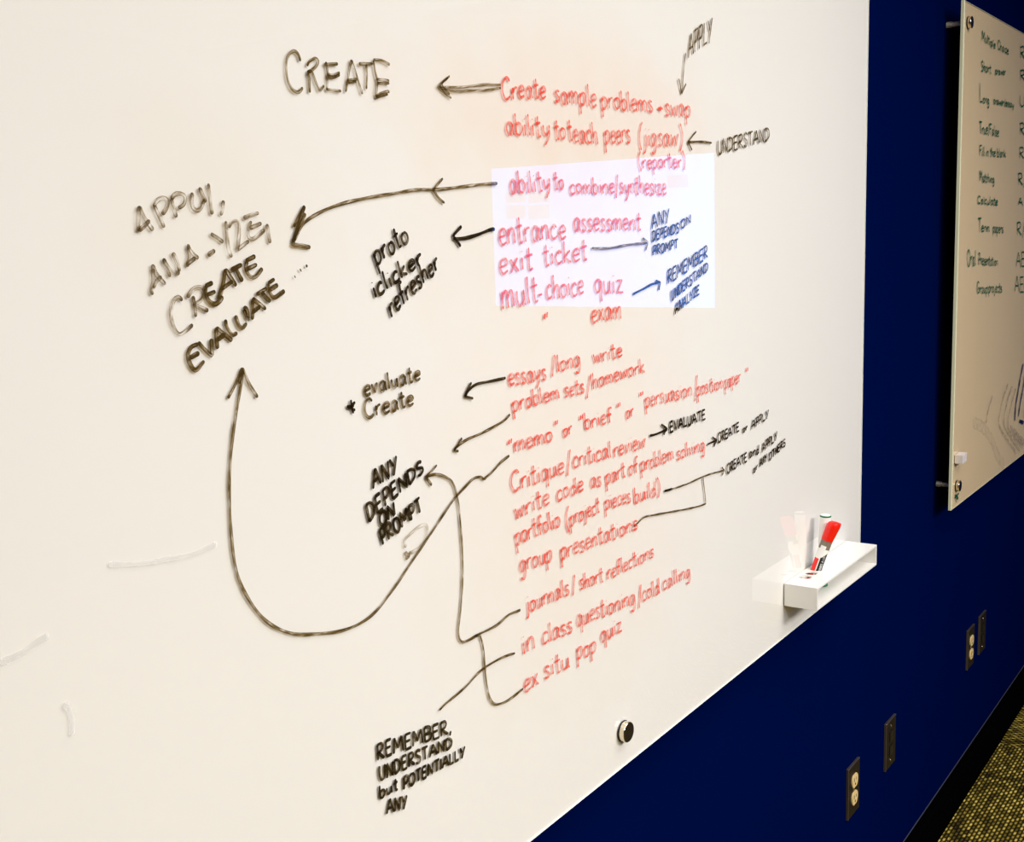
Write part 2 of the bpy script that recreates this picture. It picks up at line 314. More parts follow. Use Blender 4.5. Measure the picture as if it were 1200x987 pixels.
class Ink:
    """collects pen strokes as thin ribbons lying on one surface, place(a, b) -> point in metres"""
    def __init__(self): self.V = []; self.Fc = []; self.U = []; self.E = []; self.k = 0
    def ribbon(self, P, width, strength=1., nrm=Vector((0, -1, 0)), lift=1e-5, step=.0015):
        Q = [P[0]]
        for p in P[1:]:
            if (p-Q[-1]).length > 1e-5: Q.append(p)
        if len(Q) < 2: return
        L = [0]
        for a, b in zip(Q, Q[1:]): L.append(L[-1]+(b-a).length)
        T = L[-1]; hw = width/2
        ds = sorted(set([0, hw*.12, hw*.4, hw, T-hw, T-hw*.4, T-hw*.12, T]+[hw+(T-2*hw)*i/max(1, int((T-2*hw)/step)) for i in range(max(1, int((T-2*hw)/step)))]))
        ds = [d for d in ds if 0 <= d <= T]; self.k += 1; off = nrm*(lift*(self.k % 40)); base = len(self.V); j = 0; ph = random.random()*50
        cen = []
        for d in ds:
            while j < len(L)-2 and L[j+1] < d: j += 1
            cen.append(Q[j].lerp(Q[j+1], (d-L[j])/max(1e-9, L[j+1]-L[j])))
        w1 = random.random()*6
        for i, (d, c) in enumerate(zip(ds, cen)):
            a = cen[max(0, i-1)]; b = cen[min(len(cen)-1, i+1)]; t = (b-a).normalized(); s = nrm.cross(t)
            e = min(d, T-d); wd = hw*(math.sqrt(max(0, 1-(1-min(1, e/hw))**2)) if e < hw else 1)*(1+.12*math.sin(w1+d*140))
            wd = max(wd, hw*.15)
            for q in (-1, 1): self.V.append(c+s*wd*q+off); self.U.append((d+ph, (q+1)/2)); self.E.append((e, strength))
            if i: n = base+2*i; self.Fc.append((n-2, n-1, n+1, n))
    def build(self, name, m, parent, label=None, origin=(0, 0, 0)):
        o = mesh(name, self.V, self.Fc, m, parent, origin=origin); me = o.data
        for nm, src in (('stroke', self.U), ('ends', self.E)):
            l = me.uv_layers.new(name=nm)
            for lp in me.loops: l.data[lp.index].uv = src[lp.vertex_index]
        if label: o['label'] = label
        return o
YI = YF-.0004
def word(I, text, a, b, h0, h1, lean=0., wd=.003, st=1., crop=None, jit=.03, droop=0):
    """text between baseline points a and b of the photo (crop = its x, y, scale), capital height h0 to h1"""
    if crop: a, b, h0, h1 = [((p[0]/crop[2]+crop[0]), (p[1]/crop[2]+crop[1])) for p in (a, b)]+[h0/crop[2], h1/crop[2]]
    gap = .11; tot = 0; items = []
    for c in text:
        w_, s = glyph(c); items.append((tot, s)); tot += w_+(gap if c != ' ' else 0)
    tot -= gap
    for x0, ss in items:
        dy = random.uniform(-jit, jit)*1.3; sx = random.uniform(.95, 1.05); st2 = st*random.uniform(.8, 1.15)
        for s in ss:
            P = []
            for q in smooth([(x0+x*sx, y+dy+random.uniform(-jit, jit)*.5) if i else (x0+x, y+dy) for i, (x, y) in enumerate(s)] if len(s) > 2 and s[0] != s[-1] and not any(s[i] == s[i+1] for i in range(len(s)-1)) else [(x0+x*sx, y+dy) for x, y in s]):
                f = q[0]/tot; h = h0+(h1-h0)*f
                u = a[0]+(b[0]-a[0])*f+lean*h*q[1]; v = a[1]+(b[1]-a[1])*f-h*q[1]-droop*4*f*(1-f)
                P.append(at(u, v, YI))
            I.ribbon(P, wd, st2)
def trace(I, lines, crop=(0, 0, 1), wd=.0035, st=1.):
    for s in lines:
        I.ribbon([at(p[0]/crop[2]+crop[0], p[1]/crop[2]+crop[1], YI) for p in smooth([tuple(map(float, q)) for q in s])], wd, st)
def T(s): return [[tuple(float(q) for q in p.split(',')) for p in l.split()] for l in s.split('|')]

# ------------------------------------------------------------------ glass boards
m_glass = glass('clear_glass')
def board(name, crn, label, back, edge, group=None):
    """crn: (x, z) of bottom left, bottom right, top right, top left on the front face"""
    o = empty(name, (crn[0][0], YB, crn[0][1]), label, 'whiteboard', group); og = o.location.copy()
    def slab(nm, inset, ya, yb, m):
        c = [Vector((x, 0, z)) for x, z in crn]; mid = sum(c, Vector())/4
        q = [p+Vector((inset if p.x < mid.x else -inset, 0, inset if p.z < mid.z else -inset)) for p in c]
        V = [(p.x, ya, p.z) for p in q]+[(p.x, yb, p.z) for p in q]
        return mesh(nm, V, [(0, 1, 2, 3), (7, 6, 5, 4), (0, 4, 5, 1), (1, 5, 6, 2), (2, 6, 7, 3), (3, 7, 4, 0)], m, o, origin=og)
    slab('glass_pane', .0022, YF, YF+.0017, m_glass); slab('white_backing', .0022, YF+.0019, YB, back)
    c = [Vector((x, 0, z)) for x, z in crn]; mid = sum(c, Vector())/4; V = []
    for ins, y in ((0, YB), (0, YF+.0016), (.0019, YF-.0001), (.0021, YF+.0001), (.0021, YB)):
        for p in c: V.append((p.x+(ins if p.x < mid.x else -ins), y, p.z+(ins if p.z < mid.z else -ins)))
    Fc = [(4*i+k, 4*i+(k+1) % 4, 4*((i+1) % 5)+(k+1) % 4, 4*((i+1) % 5)+k) for i in range(5) for k in range(4)]
    mesh('polished_edge', V, [f[::-1] for f in Fc], edge, o, origin=og)
    return o, og
def standoff(par, og, x, z):
    s = empty('standoff', Vector((x, YF, z))-og, parent=par)
    lathe('gasket', [(0, .0141), (.0014, .0141)], (0, -1, 0), m_gasket, s)
    lathe('cap', [(.0014, .0132), (.0016, .0135), (.0078, .0135), (.0084, .0130)], (0, -1, 0), m_chrome, s)
    lathe('cap_face', [(.0083, .0128), (.0088, .0126)], (0, -1, 0), m_face, s)
    lathe('barrel', [(0, .0055), (WALL-YB-.012, .0055), (WALL-YB-.011, .007), (WALL-YB-.0003, .007)], (0, 1, 0), m_barrel, s, loc=(0, YB-YF, 0))
Z = lambda z: z+EYE
c1 = [(-.35, Z(-.7136)), (2.1938, Z(-.6900)), (2.1995, Z(.53)), (-.35, Z(.53))]
p1 = at(700, 500, YF)
stains = [(at(690, 135, YF).x, at(690, 135, YF).z, .33, .10, (1, .90, .84), .8), (at(690, 270, YF).x, at(690, 270, YF).z, .33, .11, (1, .93, .88), .5),
          (at(690, 560, YF).x, at(690, 560, YF).z, .30, .26, (1, .93, .88), .7), (at(250, 270, YF).x, at(250, 270, YF).z, .12, .10, (.97, .94, .89), .5)]
b1, og1 = board('glass_whiteboard', c1, 'large white glass board nearest the camera, covered in red and black handwriting', backing('white_glass_backing', (.84, .815, .765), stains), m_edge, 'glass whiteboards on the blue wall')
c2 = [(2.8650, Z(-.7015)), (4.72, Z(-.7060)), (4.72, Z(.475)), (2.8605, Z(.4840))]
b2, og2 = board('glass_whiteboard', c2, 'far white glass board with faint green handwriting, at the right edge', backing('tan_light_backing', (.86, .66, .39)), m_edge2, 'glass whiteboards on the blue wall')  # the warm tan cast of the light is put into this backing's colour
s = at(730.4, 856.7, YF); standoff(b1, og1, s.x, s.z)
for x in (-.28,): standoff(b1, og1, x, Z(-.655)); standoff(b1, og1, x, Z(.47))
standoff(b1, og1, 2.137, Z(.47)); standoff(b1, og1, s.x, Z(.47))
for u, v in ((1134.8, 26.5), (1121.2, 569.3)): s = at(u, v, YF); standoff(b2, og2, s.x, s.z)
standoff(b2, og2, 4.66, Z(.42)); standoff(b2, og2, 4.66, Z(-.645))

# ---- red lines of the near board
A_ = (500, 10, 2.857); B_ = (570, 170, 4.286); C_ = (580, 390, 5.455); D_ = (740, 420, 5.485); E_ = (580, 500, 4.286); G_ = (530, 640, 3.871)
def line(label, words, m, name='handwritten_word', **kw):
    for w_ in words:
        I = Ink(); word(I, *w_, **kw)
        lb = label.split(' ')[0]+' handwritten '+('word ' if len(w_[0]) > 1 else 'mark ')+w_[0] if len(words) > 1 else label
        I.build(name, m, b1, lb, og1)
R = dict(wd=.0028)
line('red handwriting reading Create sample problems + swap', [('Create', (255, 303), (400, 298), 75, 66, -.05), ('sample', (430, 314), (570, 328), 68, 75, -.05), ('problems', (587, 334), (758, 347), 68, 64, -.08), ('+', (775, 346), (790, 348), 45, 45, 0), ('swap', (800, 356), (885, 362), 70, 62, -.05)], i_red, crop=A_, **R)
line('red handwriting reading ability to teach peers (jigsaw)', [('ability', (268, 422), (415, 432), 72, 72, -.08), ('to', (430, 434), (466, 438), 66, 66, -.05), ('teach', (476, 442), (575, 456), 72, 74, -.08), ('peers', (598, 450), (683, 450), 74, 74, -.05), ('(jigsaw)', (712, 458), (858, 462), 72, 70, 0)], i_red, crop=A_, **R)
line('small red handwriting reading (reporter)', [('(reporter)', (768, 118), (1002, 112), 76, 74, -.08)], i_red, crop=B_, **R)
line('red handwriting reading ability to combine/synthesize', [('ability', (125, 247), (325, 226), 118, 100, -.12), ('to', (342, 222), (390, 222), 92, 85, -.05), ('combine', (422, 244), (645, 243), 84, 84, -.05), ('/', (652, 250), (660, 250), 100, 100, 0), ('synthesize', (672, 243), (905, 246), 88, 95, -.05)], i_red, crop=B_, **R)
line('red handwriting reading entrance assessment', [('entrance', (68, 500), (402, 466), 145, 115, -.08), ('assessment', (442, 430), (778, 426), 112, 92, -.02)], i_red, crop=B_, **R)
line('red handwriting reading exit ticket', [('exit', (70, 655), (235, 618), 130, 115, -.06), ('ticket', (290, 606), (508, 580), 112, 108, -.05)], i_red, crop=B_, **R)
line('red handwriting reading mult. choice quiz', [('mult', (82, 828), (262, 780), 165, 128, -.08), ('-', (262, 785), (284, 782), 90, 90, 0), ('choice', (305, 774), (492, 748), 124, 110, -.06), ('quiz', (545, 742), (688, 746), 115, 115, -.04)], i_red, crop=B_, **R)
line('red ditto mark and the red word exam', [('"', (288, 948), (312, 935), 88, 88, 0), ('exam', (530, 890), (678, 870), 105, 105, -.02)], i_red, crop=B_, **R)
line('red handwriting reading essays/long write', [('essays', (92, 340), (332, 296), 125, 120, -.1), ('/', (366, 268), (382, 268), 118, 118, -.02), ('long', (402, 252), (548, 212), 108, 112, -.08), ('write', (632, 196), (818, 152), 105, 92, -.1)], i_red, crop=C_, **R)
line('red handwriting reading problem sets/homework', [('problem', (118, 506), (415, 420), 112, 100, -.12), ('sets', (448, 410), (572, 382), 100, 96, -.05), ('/', (588, 400), (612, 400), 128, 128, 0), ('homework', (628, 358), (960, 250), 105, 92, -.08)], i_red, crop=C_, **R)
line('red handwriting reading "memo" or "brief" or "persuasion/position paper"', [('"', (85, 795), (112, 785), 98, 98, 0), ('memo', (130, 762), (370, 694), 115, 108, -.08), ('"', (382, 665), (406, 660), 92, 92, 0), ('or', (440, 672), (494, 648), 90, 90, -.05), ('"', (542, 628), (566, 620), 92, 92, 0), ('brief', (578, 620), (750, 572), 106, 96, -.1), ('"', (782, 548), (806, 540), 88, 88, 0), ('or', (842, 552), (888, 528), 85, 85, -.05), ('"', (926, 470), (952, 462), 80, 80, 0),
     ('persuasion', (964, 474), (1262, 402), 106, 98, -.06), ('/', (1280, 420), (1294, 420), 140, 140, 0), ('position', (1296, 404), (1458, 352), 100, 84, -.05), ('paper', (1472, 356), (1572, 316), 92, 84, -.05), ('"', (1606, 310), (1622, 306), 76, 76, 0)], i_red, crop=C_, **R)
line('red handwriting reading Critique/critical review', [('Critique', (85, 335), (348, 232), 105, 92, -.06), ('/', (364, 232), (378, 232), 112, 112, 0), ('critical', (395, 206), (585, 152), 92, 84, -.06), ('review', (600, 152), (756, 102), 86, 84, -.04)], i_red, crop=E_, **R)
line('red handwriting reading write code as part of problem solving', [('write', (104, 468), (276, 388), 100, 90, -.08), ('code', (314, 374), (447, 322), 92, 82, -.08), ('as', (484, 306), (536, 296), 84, 84, -.05), ('part', (560, 290), (657, 250), 84, 78, -.08), ('of', (675, 252), (718, 226), 84, 80, -.05), ('problem', (735, 228), (897, 166), 80, 74, -.08), ('solving', (916, 166), (1056, 118), 74, 72, -.05)], i_red, crop=E_, **R)
line('red handwriting reading portfolio (project pieces build)', [('portfolio', (108, 594), (330, 500), 100, 88, -.12), ('(', (360, 512), (378, 508), 100, 100, -.05), ('project', (380, 500), (527, 430), 88, 78, -.06), ('pieces', (555, 420), (682, 376), 84, 78, -.04), ('build)', (702, 384), (832, 340), 80, 78, -.05)], i_red, crop=E_, **R)
line('red handwriting reading group presentations', [('group', (128, 732), (290, 672), 98, 94, -.06), ('presentations', (334, 668), (718, 516), 96, 78, -.06)], i_red, crop=E_, **R)
line('red handwriting reading journals/short reflections', [('journals', (338, 302), (532, 222), 84, 80, -.06), ('/', (548, 215), (556, 215), 80, 80, 0), ('short', (582, 200), (686, 160), 76, 68, -.06), ('reflections', (706, 152), (916, 50), 70, 66, -.06)], i_red, crop=G_, **R)
line('red handwriting reading in class questioning/cold calling', [('in', (322, 492), (376, 464), 100, 100, -.08), ('class', (412, 446), (547, 388), 88, 84, -.06), ('questioning', (568, 366), (832, 262), 88, 78, -.06), ('/', (848, 270), (856, 270), 90, 90, 0), ('cold', (864, 252), (942, 216), 76, 72, -.05), ('calling', (957, 202), (1082, 138), 70, 64, -.05)], i_red, crop=G_, **R)
line('red handwriting reading ex situ pop quiz', [('ex', (328, 668), (392, 628), 98, 94, -.05), ('situ', (420, 602), (532, 552), 92, 86, -.06), ('pop', (568, 514), (656, 482), 90, 84, -.04), ('quiz', (676, 440), (770, 388), 84, 80, -.04)], i_red, crop=G_, **R)

# ---- black words
H_ = (300, 40, 6.667); J_ = (140, 190, 3.796); K_ = (400, 250, 6.667); N_ = (390, 410, 3.795); Q_ = (420, 810, 6.0)
def traced(label, s, m, crop, wd=.0036, st=1., name='handwritten_word'):
    I = Ink(); trace(I, T(s), crop, wd, st); return I.build(name, m, b1, label, og1)
traced('large brown-black word CREATE at the top left', '348,212 325,150 290,132 250,170 235,250 245,350 275,420 315,452 345,445 365,415|400,250 415,215 460,190 485,210 470,250 425,290 400,300|400,300 430,290 450,330 480,410 500,440 532,400|402,305 415,350 420,458|530,238 640,232|545,215 558,300 552,440|555,312 600,322 655,300|560,335 610,335 655,318|550,432 600,438 665,446|745,200 730,270 712,380 700,452|745,200 775,290 805,390 832,470|708,360 790,352|715,380 785,368|802,232 912,232|860,235 865,330 862,430|915,200 980,205 1045,240|915,205 930,290 945,370 935,490|940,352 990,358 1040,366|945,382 1040,384|935,488 970,465 1030,448 1035,462|935,498 980,480 1030,470', i_brown, H_, .0027)
traced('faded brown word APPLY, at the left', '88,195 84,250 85,310|88,195 110,245 150,305|85,305 110,285 135,258|155,192 175,240 200,292|150,200 175,165 208,165 212,195 190,235|230,160 240,200 253,247|228,165 255,140 290,150 288,185 262,206|324,135 320,180 335,212 360,208 378,165|355,112 370,150 385,180|395,95 402,165 412,234|462,170 458,205 450,238', i_faded, J_, .0035, 1.5)
traced('faded brown word ANALYZE, at the left', '145,455 165,500 205,545|150,472 150,530 140,570 150,590|150,562 165,530 188,508|195,428 210,470 226,512|195,430 225,480 250,496 268,488|236,402 255,445 268,488|302,365 320,400 352,430|304,372 310,420 300,466|300,456 320,440 338,425|405,318 440,340 462,358|392,416 425,392|472,262 478,330 485,390 500,424|485,292 500,268 522,262 532,290 528,360 524,390 524,390 576,350|550,250 580,238 620,226|586,262 572,300 575,335 600,340 646,300|578,294 632,272|655,275 662,320 670,362', i_faded, J_, .0035, 1.5)
traced('faded brown letters C and R of the word CREATE at the left', '280,617 262,600 240,620 228,670 240,730 265,765 300,748 326,722|326,595 335,640 340,690|300,602 330,565 365,558 378,580 362,615 330,632 330,632 360,648 396,662', i_faded, J_, .0034, 1.9)
traced('brown letters EATE of the word CREATE at the left', '386,545 384,585 398,618 424,632 446,618 460,596|380,552 416,536|388,590 428,576|470,475 462,540 440,612|470,475 495,515 520,552|452,566 505,528|495,482 545,455|515,468 530,500 548,532|560,440 605,418|568,440 562,475 580,508 605,510 636,472|568,476 612,455', i_brown, J_, .0038, 1.4)
traced('brown word EVALUATE and three dots at the left', '352,808 318,825 305,860 315,900 340,925 378,884|312,872 356,848|350,800 380,835 412,862 412,862 410,820 408,785|430,735 432,790 436,832|430,735 465,765 502,795|435,792 470,765|470,700 480,740 502,768 525,760|515,682 530,725 548,738 566,715|552,655 572,700 572,700 566,655 550,650|590,610 594,660 590,702|590,606 620,630 652,655|592,668 628,640|608,590 656,560|632,576 648,600 672,622|690,520 660,540|662,540 668,580 690,602 735,572|665,570 705,545|778,512 782,508|803,484 808,478|828,464 836,460', i_brown, J_, .0038, 1.4)
K = dict(wd=.0033)
def bl(label, words, crop, m=i_black, **kw): return line(label, words, m, crop=crop, **{**K, **kw})
bl('black word proto', [('proto', (275, 405), (530, 215), 165, 150, -.32)], K_, wd=.0030)
bl('black word iclicker', [('iclicker', (265, 668), (640, 385), 150, 120, -.30)], K_)
bl('black word refresher', [('refresher', (392, 815), (768, 425), 165, 140, -.28)], K_)
bl('black words + evaluate Create', [('evaluate', (142, 206), (392, 132), 80, 68, -.12), ('Create', (145, 308), (360, 242), 86, 70, -.12)], N_, i_brown, st=1.4, wd=.003)
traced('small black star-like plus sign', '62,250 85,262 100,270|80,222 84,250 92,284|68,262 100,232|65,255 95,248', i_black, N_, .0028)
bl('black words ANY DEPENDS ON PROMPT', [('ANY', (180, 622), (290, 545), 82, 72, -.12), ('DEPENDS', (160, 766), (405, 540), 78, 52, -.2), ('ON', (212, 792), (278, 735), 62, 58, -.15), ('PROMPT', (222, 868), (400, 716), 66, 58, -.25)], N_, wd=.0035)
bl('black words REMEMBER, UNDERSTAND but POTENTIALLY ANY', [('REMEMBER,', (135, 486), (655, 292), 112, 96, -.06), ('UNDERSTAND', (150, 634), (660, 398), 104, 76, -.06), ('but', (150, 762), (280, 690), 92, 84, -.08), ('POTENTIALLY', (318, 692), (750, 462), 88, 74, -.02), ('ANY', (200, 870), (345, 820), 105, 90, -.03)], Q_, wd=.0032)
bl('black word APPLY at the top', [('APPLY', (876, 164), (955, 104), 76, 76, .02)], A_, i_brown, st=1.5, wd=.0028)
bl('black word UNDERSTAND', [('UNDERSTAND', (975, 490), (1148, 440), 48, 44, 0)], A_, i_brown, st=1.7, wd=.0030)
bl('black word EVALUATE beside critical review', [('EVALUATE', (248, 476), (476, 392), 68, 62, -.03)], D_)
bl('black words CREATE or APPLY', [('CREATE', (556, 545), (692, 468), 62, 55, -.02), ('or', (716, 476), (746, 462), 46, 46, 0), ('APPLY', (772, 460), (882, 378), 56, 52, 0)], D_, wd=.0030)
bl('black words CREATE and APPLY', [('CREATE', (614, 745), (742, 660), 62, 56, -.02), ('and', (758, 640), (820, 610), 58, 56, 0), ('APPLY', (840, 606), (936, 520), 58, 52, 0)], D_, wd=.0031)
bl('black words or ANY OTHERS', [('or', (786, 738), (812, 708), 48, 48, 0), ('ANY', (826, 698), (872, 658), 52, 50, 0), ('OTHERS', (884, 660), (990, 560), 50, 46, 0)], D_, wd=.0031)
bl('dark words ANY DEPENDS ON PROMPT inside the blue reflection', [('ANY', (832, 420), (920, 384), 72, 68, -.03), ('DEPENDS', (834, 484), (968, 438), 52, 48, 0), ('ON', (978, 426), (1028, 386), 44, 40, -.05), ('PROMPT', (838, 556), (962, 518), 48, 46, 0)], B_, wd=.0027)
bl('dark words REMEMBER UNDERSTAND ANALYZE inside the blue reflection', [('REMEMBER', (912, 700), (1112, 564), 68, 62, 0), ('UNDERSTAND', (930, 786), (1112, 632), 56, 46, 0), ('ANALYZE', (948, 850), (1070, 746), 54, 46, 0)], B_, wd=.0028)
traced('small smudged brown ring under the word PROMPT', '325,880 318,850 350,815 390,785 415,780 420,810 405,850 380,885 345,905|325,895 330,935|318,905 345,915|345,895 335,930', i_faded, N_, .0035, .9)

# ---- arrows
def arrow(label, s, m=i_brown, crop=(0, 0, 1), wd=.0036, st=1.2): return traced(label, s, m, crop, wd, st, 'drawn_arrow')
arrow('thick double black arrow from create sample problems to CREATE', '587,99.5 570,99 552,101 535,102.5 515,101.5|587,103 570,105.5 552,106 532,107 516,103|527,89 520,95 513,101.5 513,101.5 520,108 529,115|525,91 518,99 527,111', i_brown, wd=.0025, st=1.)
arrow('black arrow down from APPLY', '803.5,62 801,85 799,109|795.5,92 799,110 799,110 804,98', wd=.0024, st=1.4)
arrow('black arrow from UNDERSTAND to jigsaw', '834,167.5 822,166 806,166.5|816,154 811,160 806.5,166.5 806.5,166.5 811,176', wd=.0028, st=1.7)
arrow('long brown arrow from ability to combine to APPLY, ANALYZE', '583,215 565,216 540,219 513,222 488,222.5 460,227 430,232 400,239 375,249 356,262 345,282|519,209 512,217 508,223 508,223 514,232 521,238', wd=.0030)
arrow('bold brown arrow head beside ANALYZE', '357,241 350,262 343,287 343,287 352,288 364,290|357,243 348,258 344,266|358,250 348,272 343,284', st=1.3)
arrow('black arrow from entrance assessment to iclicker', '580,269 575,269 560,275 545,279 531,280|541,265 531,276 531,276 540,289', i_black, wd=.0036)
arrow('dark arrow from exit ticket to ANY', '530,518 580,520 640,515 720,500 808,492|785,468 812,490 812,490 800,530', crop=B_, wd=.0030, st=1.2)
arrow('dark arrow from mult choice quiz to REMEMBER', '738,748 790,722 830,700 870,690|850,680 874,690 874,690 866,730', i_black, crop=B_, wd=.0030)
arrow('black arrow from essays to evaluate', '770,125 700,140 640,153 605,180 590,207|617,145 600,175 587,207 587,207 625,217', i_black, crop=N_, wd=.003, st=.9)
arrow('brown arrow from problem sets', '788,287 768,310 730,335 660,372 600,398 560,425 540,445|575,392 555,425 538,446 538,446 560,452', crop=N_, wd=.003, st=1.4)
arrow('long curved brown arrow from memo round to EVALUATE', '597,534 587,542 577,553 567,562|567,562 563,559 555,561 545,571 530,588 510,618 485,655 460,692 435,722 405,738 370,743 340,742 312,728 290,700 276,665 270,610 269,560 273,510 281,460 285,434|284,431 275,452 267,467|284,431 292,450 302,466|285,434 280,450', wd=.0030, st=1.3)
arrow('black loop arrow from journals to DEPENDS', '499,559 510,556 522,559 531,567 537,590 540,620 542,650 542,680 540,712 537,740 541,752 550,750 560,744|512,545 506,552 499,559 499,559 506,569|560,744 582,733 596,721 610,715', wd=.0030, st=1.35)
arrow('black line linking journals to ex situ', '100,410 118,405 128,412 140,460 148,550 158,640 175,700 200,718 240,708 280,682 322,647', crop=G_, wd=.0030, st=1.35)
arrow('black line from in class questioning down to REMEMBER', '285,487 255,495 215,512 175,535 148,552 110,585 60,640 0,692 -28,715 -58,745', crop=G_, wd=.0028, st=1.4)
arrow('black arrow from critical review to EVALUATE', '118,497 150,490 190,475 228,455|192,425 212,440 230,455 230,455 215,475 208,494', i_black, crop=D_, wd=.0032)
arrow('black arrow from problem solving to CREATE or APPLY', '487,556 505,545 522,538 547,527|520,507 548,526 548,526 530,568', i_black, crop=D_, wd=.003)
arrow('branched black arrow from portfolio and group presentations', '212,853 250,845 300,828 370,803 450,765 520,740 597,720|580,700 598,720 598,720 583,752|460,765 463,800 472,870 478,935 478,935 430,952 340,972 250,988 130,1010 80,1022 40,1060 15,1080', crop=D_, wd=.0025, st=1.5)
# dark starting dots of arrows
arrow('black blob at the start of the portfolio arrow', '212,853 230,848 262,840', i_black, crop=D_, wd=.0034, st=1.2)
traced('faint gleams on scratches, painted as white strokes low on the board', '325,157 420,155 500,142 580,125 650,95', i_gleam, (0, 600, 2.55), .004, .4, 'scuff_gleam')
traced('faint gleams on scratches, painted as white strokes low on the board', '0,452 50,430 80,415 110,390 148,368', i_gleam, (0, 600, 2.55), .005, .4, 'scuff_gleam')
traced('faint gleams on scratches, painted as white strokes low on the board', '190,575 205,585 215,620 215,670', i_gleam, (0, 600, 2.55), .005, .4, 'scuff_gleam')

# ---- far board, green words
S_ = (1140, 20, 5.483); U_ = (1120, 180, 5.483)
def gl(label, words, crop):
    for w_ in words:
        I = Ink(); word(I, *w_, wd=.0042, st=1.15, crop=crop)
        I.build('handwritten_word', i_green, b2, 'green handwritten letters '+w_[0] if len(words) > 1 else label, og2)
gl('green words Multiple Choice', [('Multiple', (60, 148), (146, 200), 66, 44, 0), ('Choice', (162, 205), (230, 238), 60, 54, 0)], S_)
gl('green words Short answer', [('Short', (56, 346), (118, 362), 66, 58, 0), ('answer', (146, 366), (212, 372), 48, 44, 0)], S_)
gl('green words Long answer/essay', [('L', (48, 550), (64, 552), 122, 122, -.03), ('ong', (68, 550), (106, 562), 58, 56, 0), ('answer/essay', (135, 556), (264, 582), 46, 44, 0)], S_)
gl('green words True/False', [('True/False', (44, 746), (168, 766), 78, 60, 0)], S_)
gl('green words Fill in the blank', [('Fill in the blank', (46, 892), (212, 900), 66, 52, 0)], S_)
gl('green word Matching', [('Matching', (155, 176), (248, 190), 68, 50, 0)], U_)
gl('green word Calculate', [('Calculate', (142, 322), (270, 330), 48, 52, 0)], U_)
gl('green words Term papers', [('T', (146, 502), (166, 504), 92, 92, 0), ('erm', (168, 502), (218, 504), 66, 62, 0), ('papers', (240, 506), (306, 510), 62, 60, 0)], U_)
gl('green words Oral Presentation', [('Oral', (76, 722), (130, 718), 112, 96, 0), ('Presentation', (148, 714), (270, 718), 76, 52, 0)], U_)
gl('green words Group projects', [('Group', (138, 898), (206, 894), 74, 62, 0), ('projects', (212, 894), (298, 892), 66, 62, 0)], U_)
for (u, v, h, tx) in ((1196, 68, 14, 'R/U'), (1196, 94, 12, 'R/U/A'), (1195.5, 125, 13, 'U/C'), (1195.5, 158, 14, 'R'), (1195, 186, 13, 'R/U'), (1193.5, 217, 14, 'R/U'), (1193.5, 240, 9, 'A'), (1192, 276, 15, 'R/A/C'), (1191, 312, 17, 'AEC'), (1189.5, 342, 18, 'AEC')):
    gl('dark green letters of a second column cut by the picture edge', [(tx, (u, v), (u+5.2*len(tx), v+1), h, h, 0)], (0, 0, 1))
I = Ink(); trace(I, T('1121,589 1120,580 1123,585 1122,580|1119,584 1124,578'), wd=.004, st=1.4); I.build('handwritten_word', i_green, b2, 'tiny dark green scribble in the lower corner', og2)
V_ = (1140, 380, 5.194)
I = Ink(); trace(I, T('308,240 290,330 275,420 262,500 256,590|318,310 305,400 290,480 278,560|340,300 330,420 318,520 320,640|285,590 310,600'), V_, .011, .8); I.build('ink_smear', i_blue, b2, 'streaky dark blue marker smear', og2)
I = Ink(); trace(I, T('215,365 180,470 160,600 195,680 265,785|240,380 208,480 190,600 225,680 285,770|262,395 232,500 215,610 245,680 300,750|230,620 262,680 310,735|250,640 290,690 325,720|120,440 95,520 80,600'), V_, .010, .8); I.build('ink_smear', i_wipe, b2, 'nested pale wiped arcs', og2)
I = Ink(); trace(I, T('0,600 50,620 95,670 130,740 150,800 190,860'), V_, .03, .18); I.build('ink_smear', i_wipe, b2, 'broad pale wiped arc', og2)

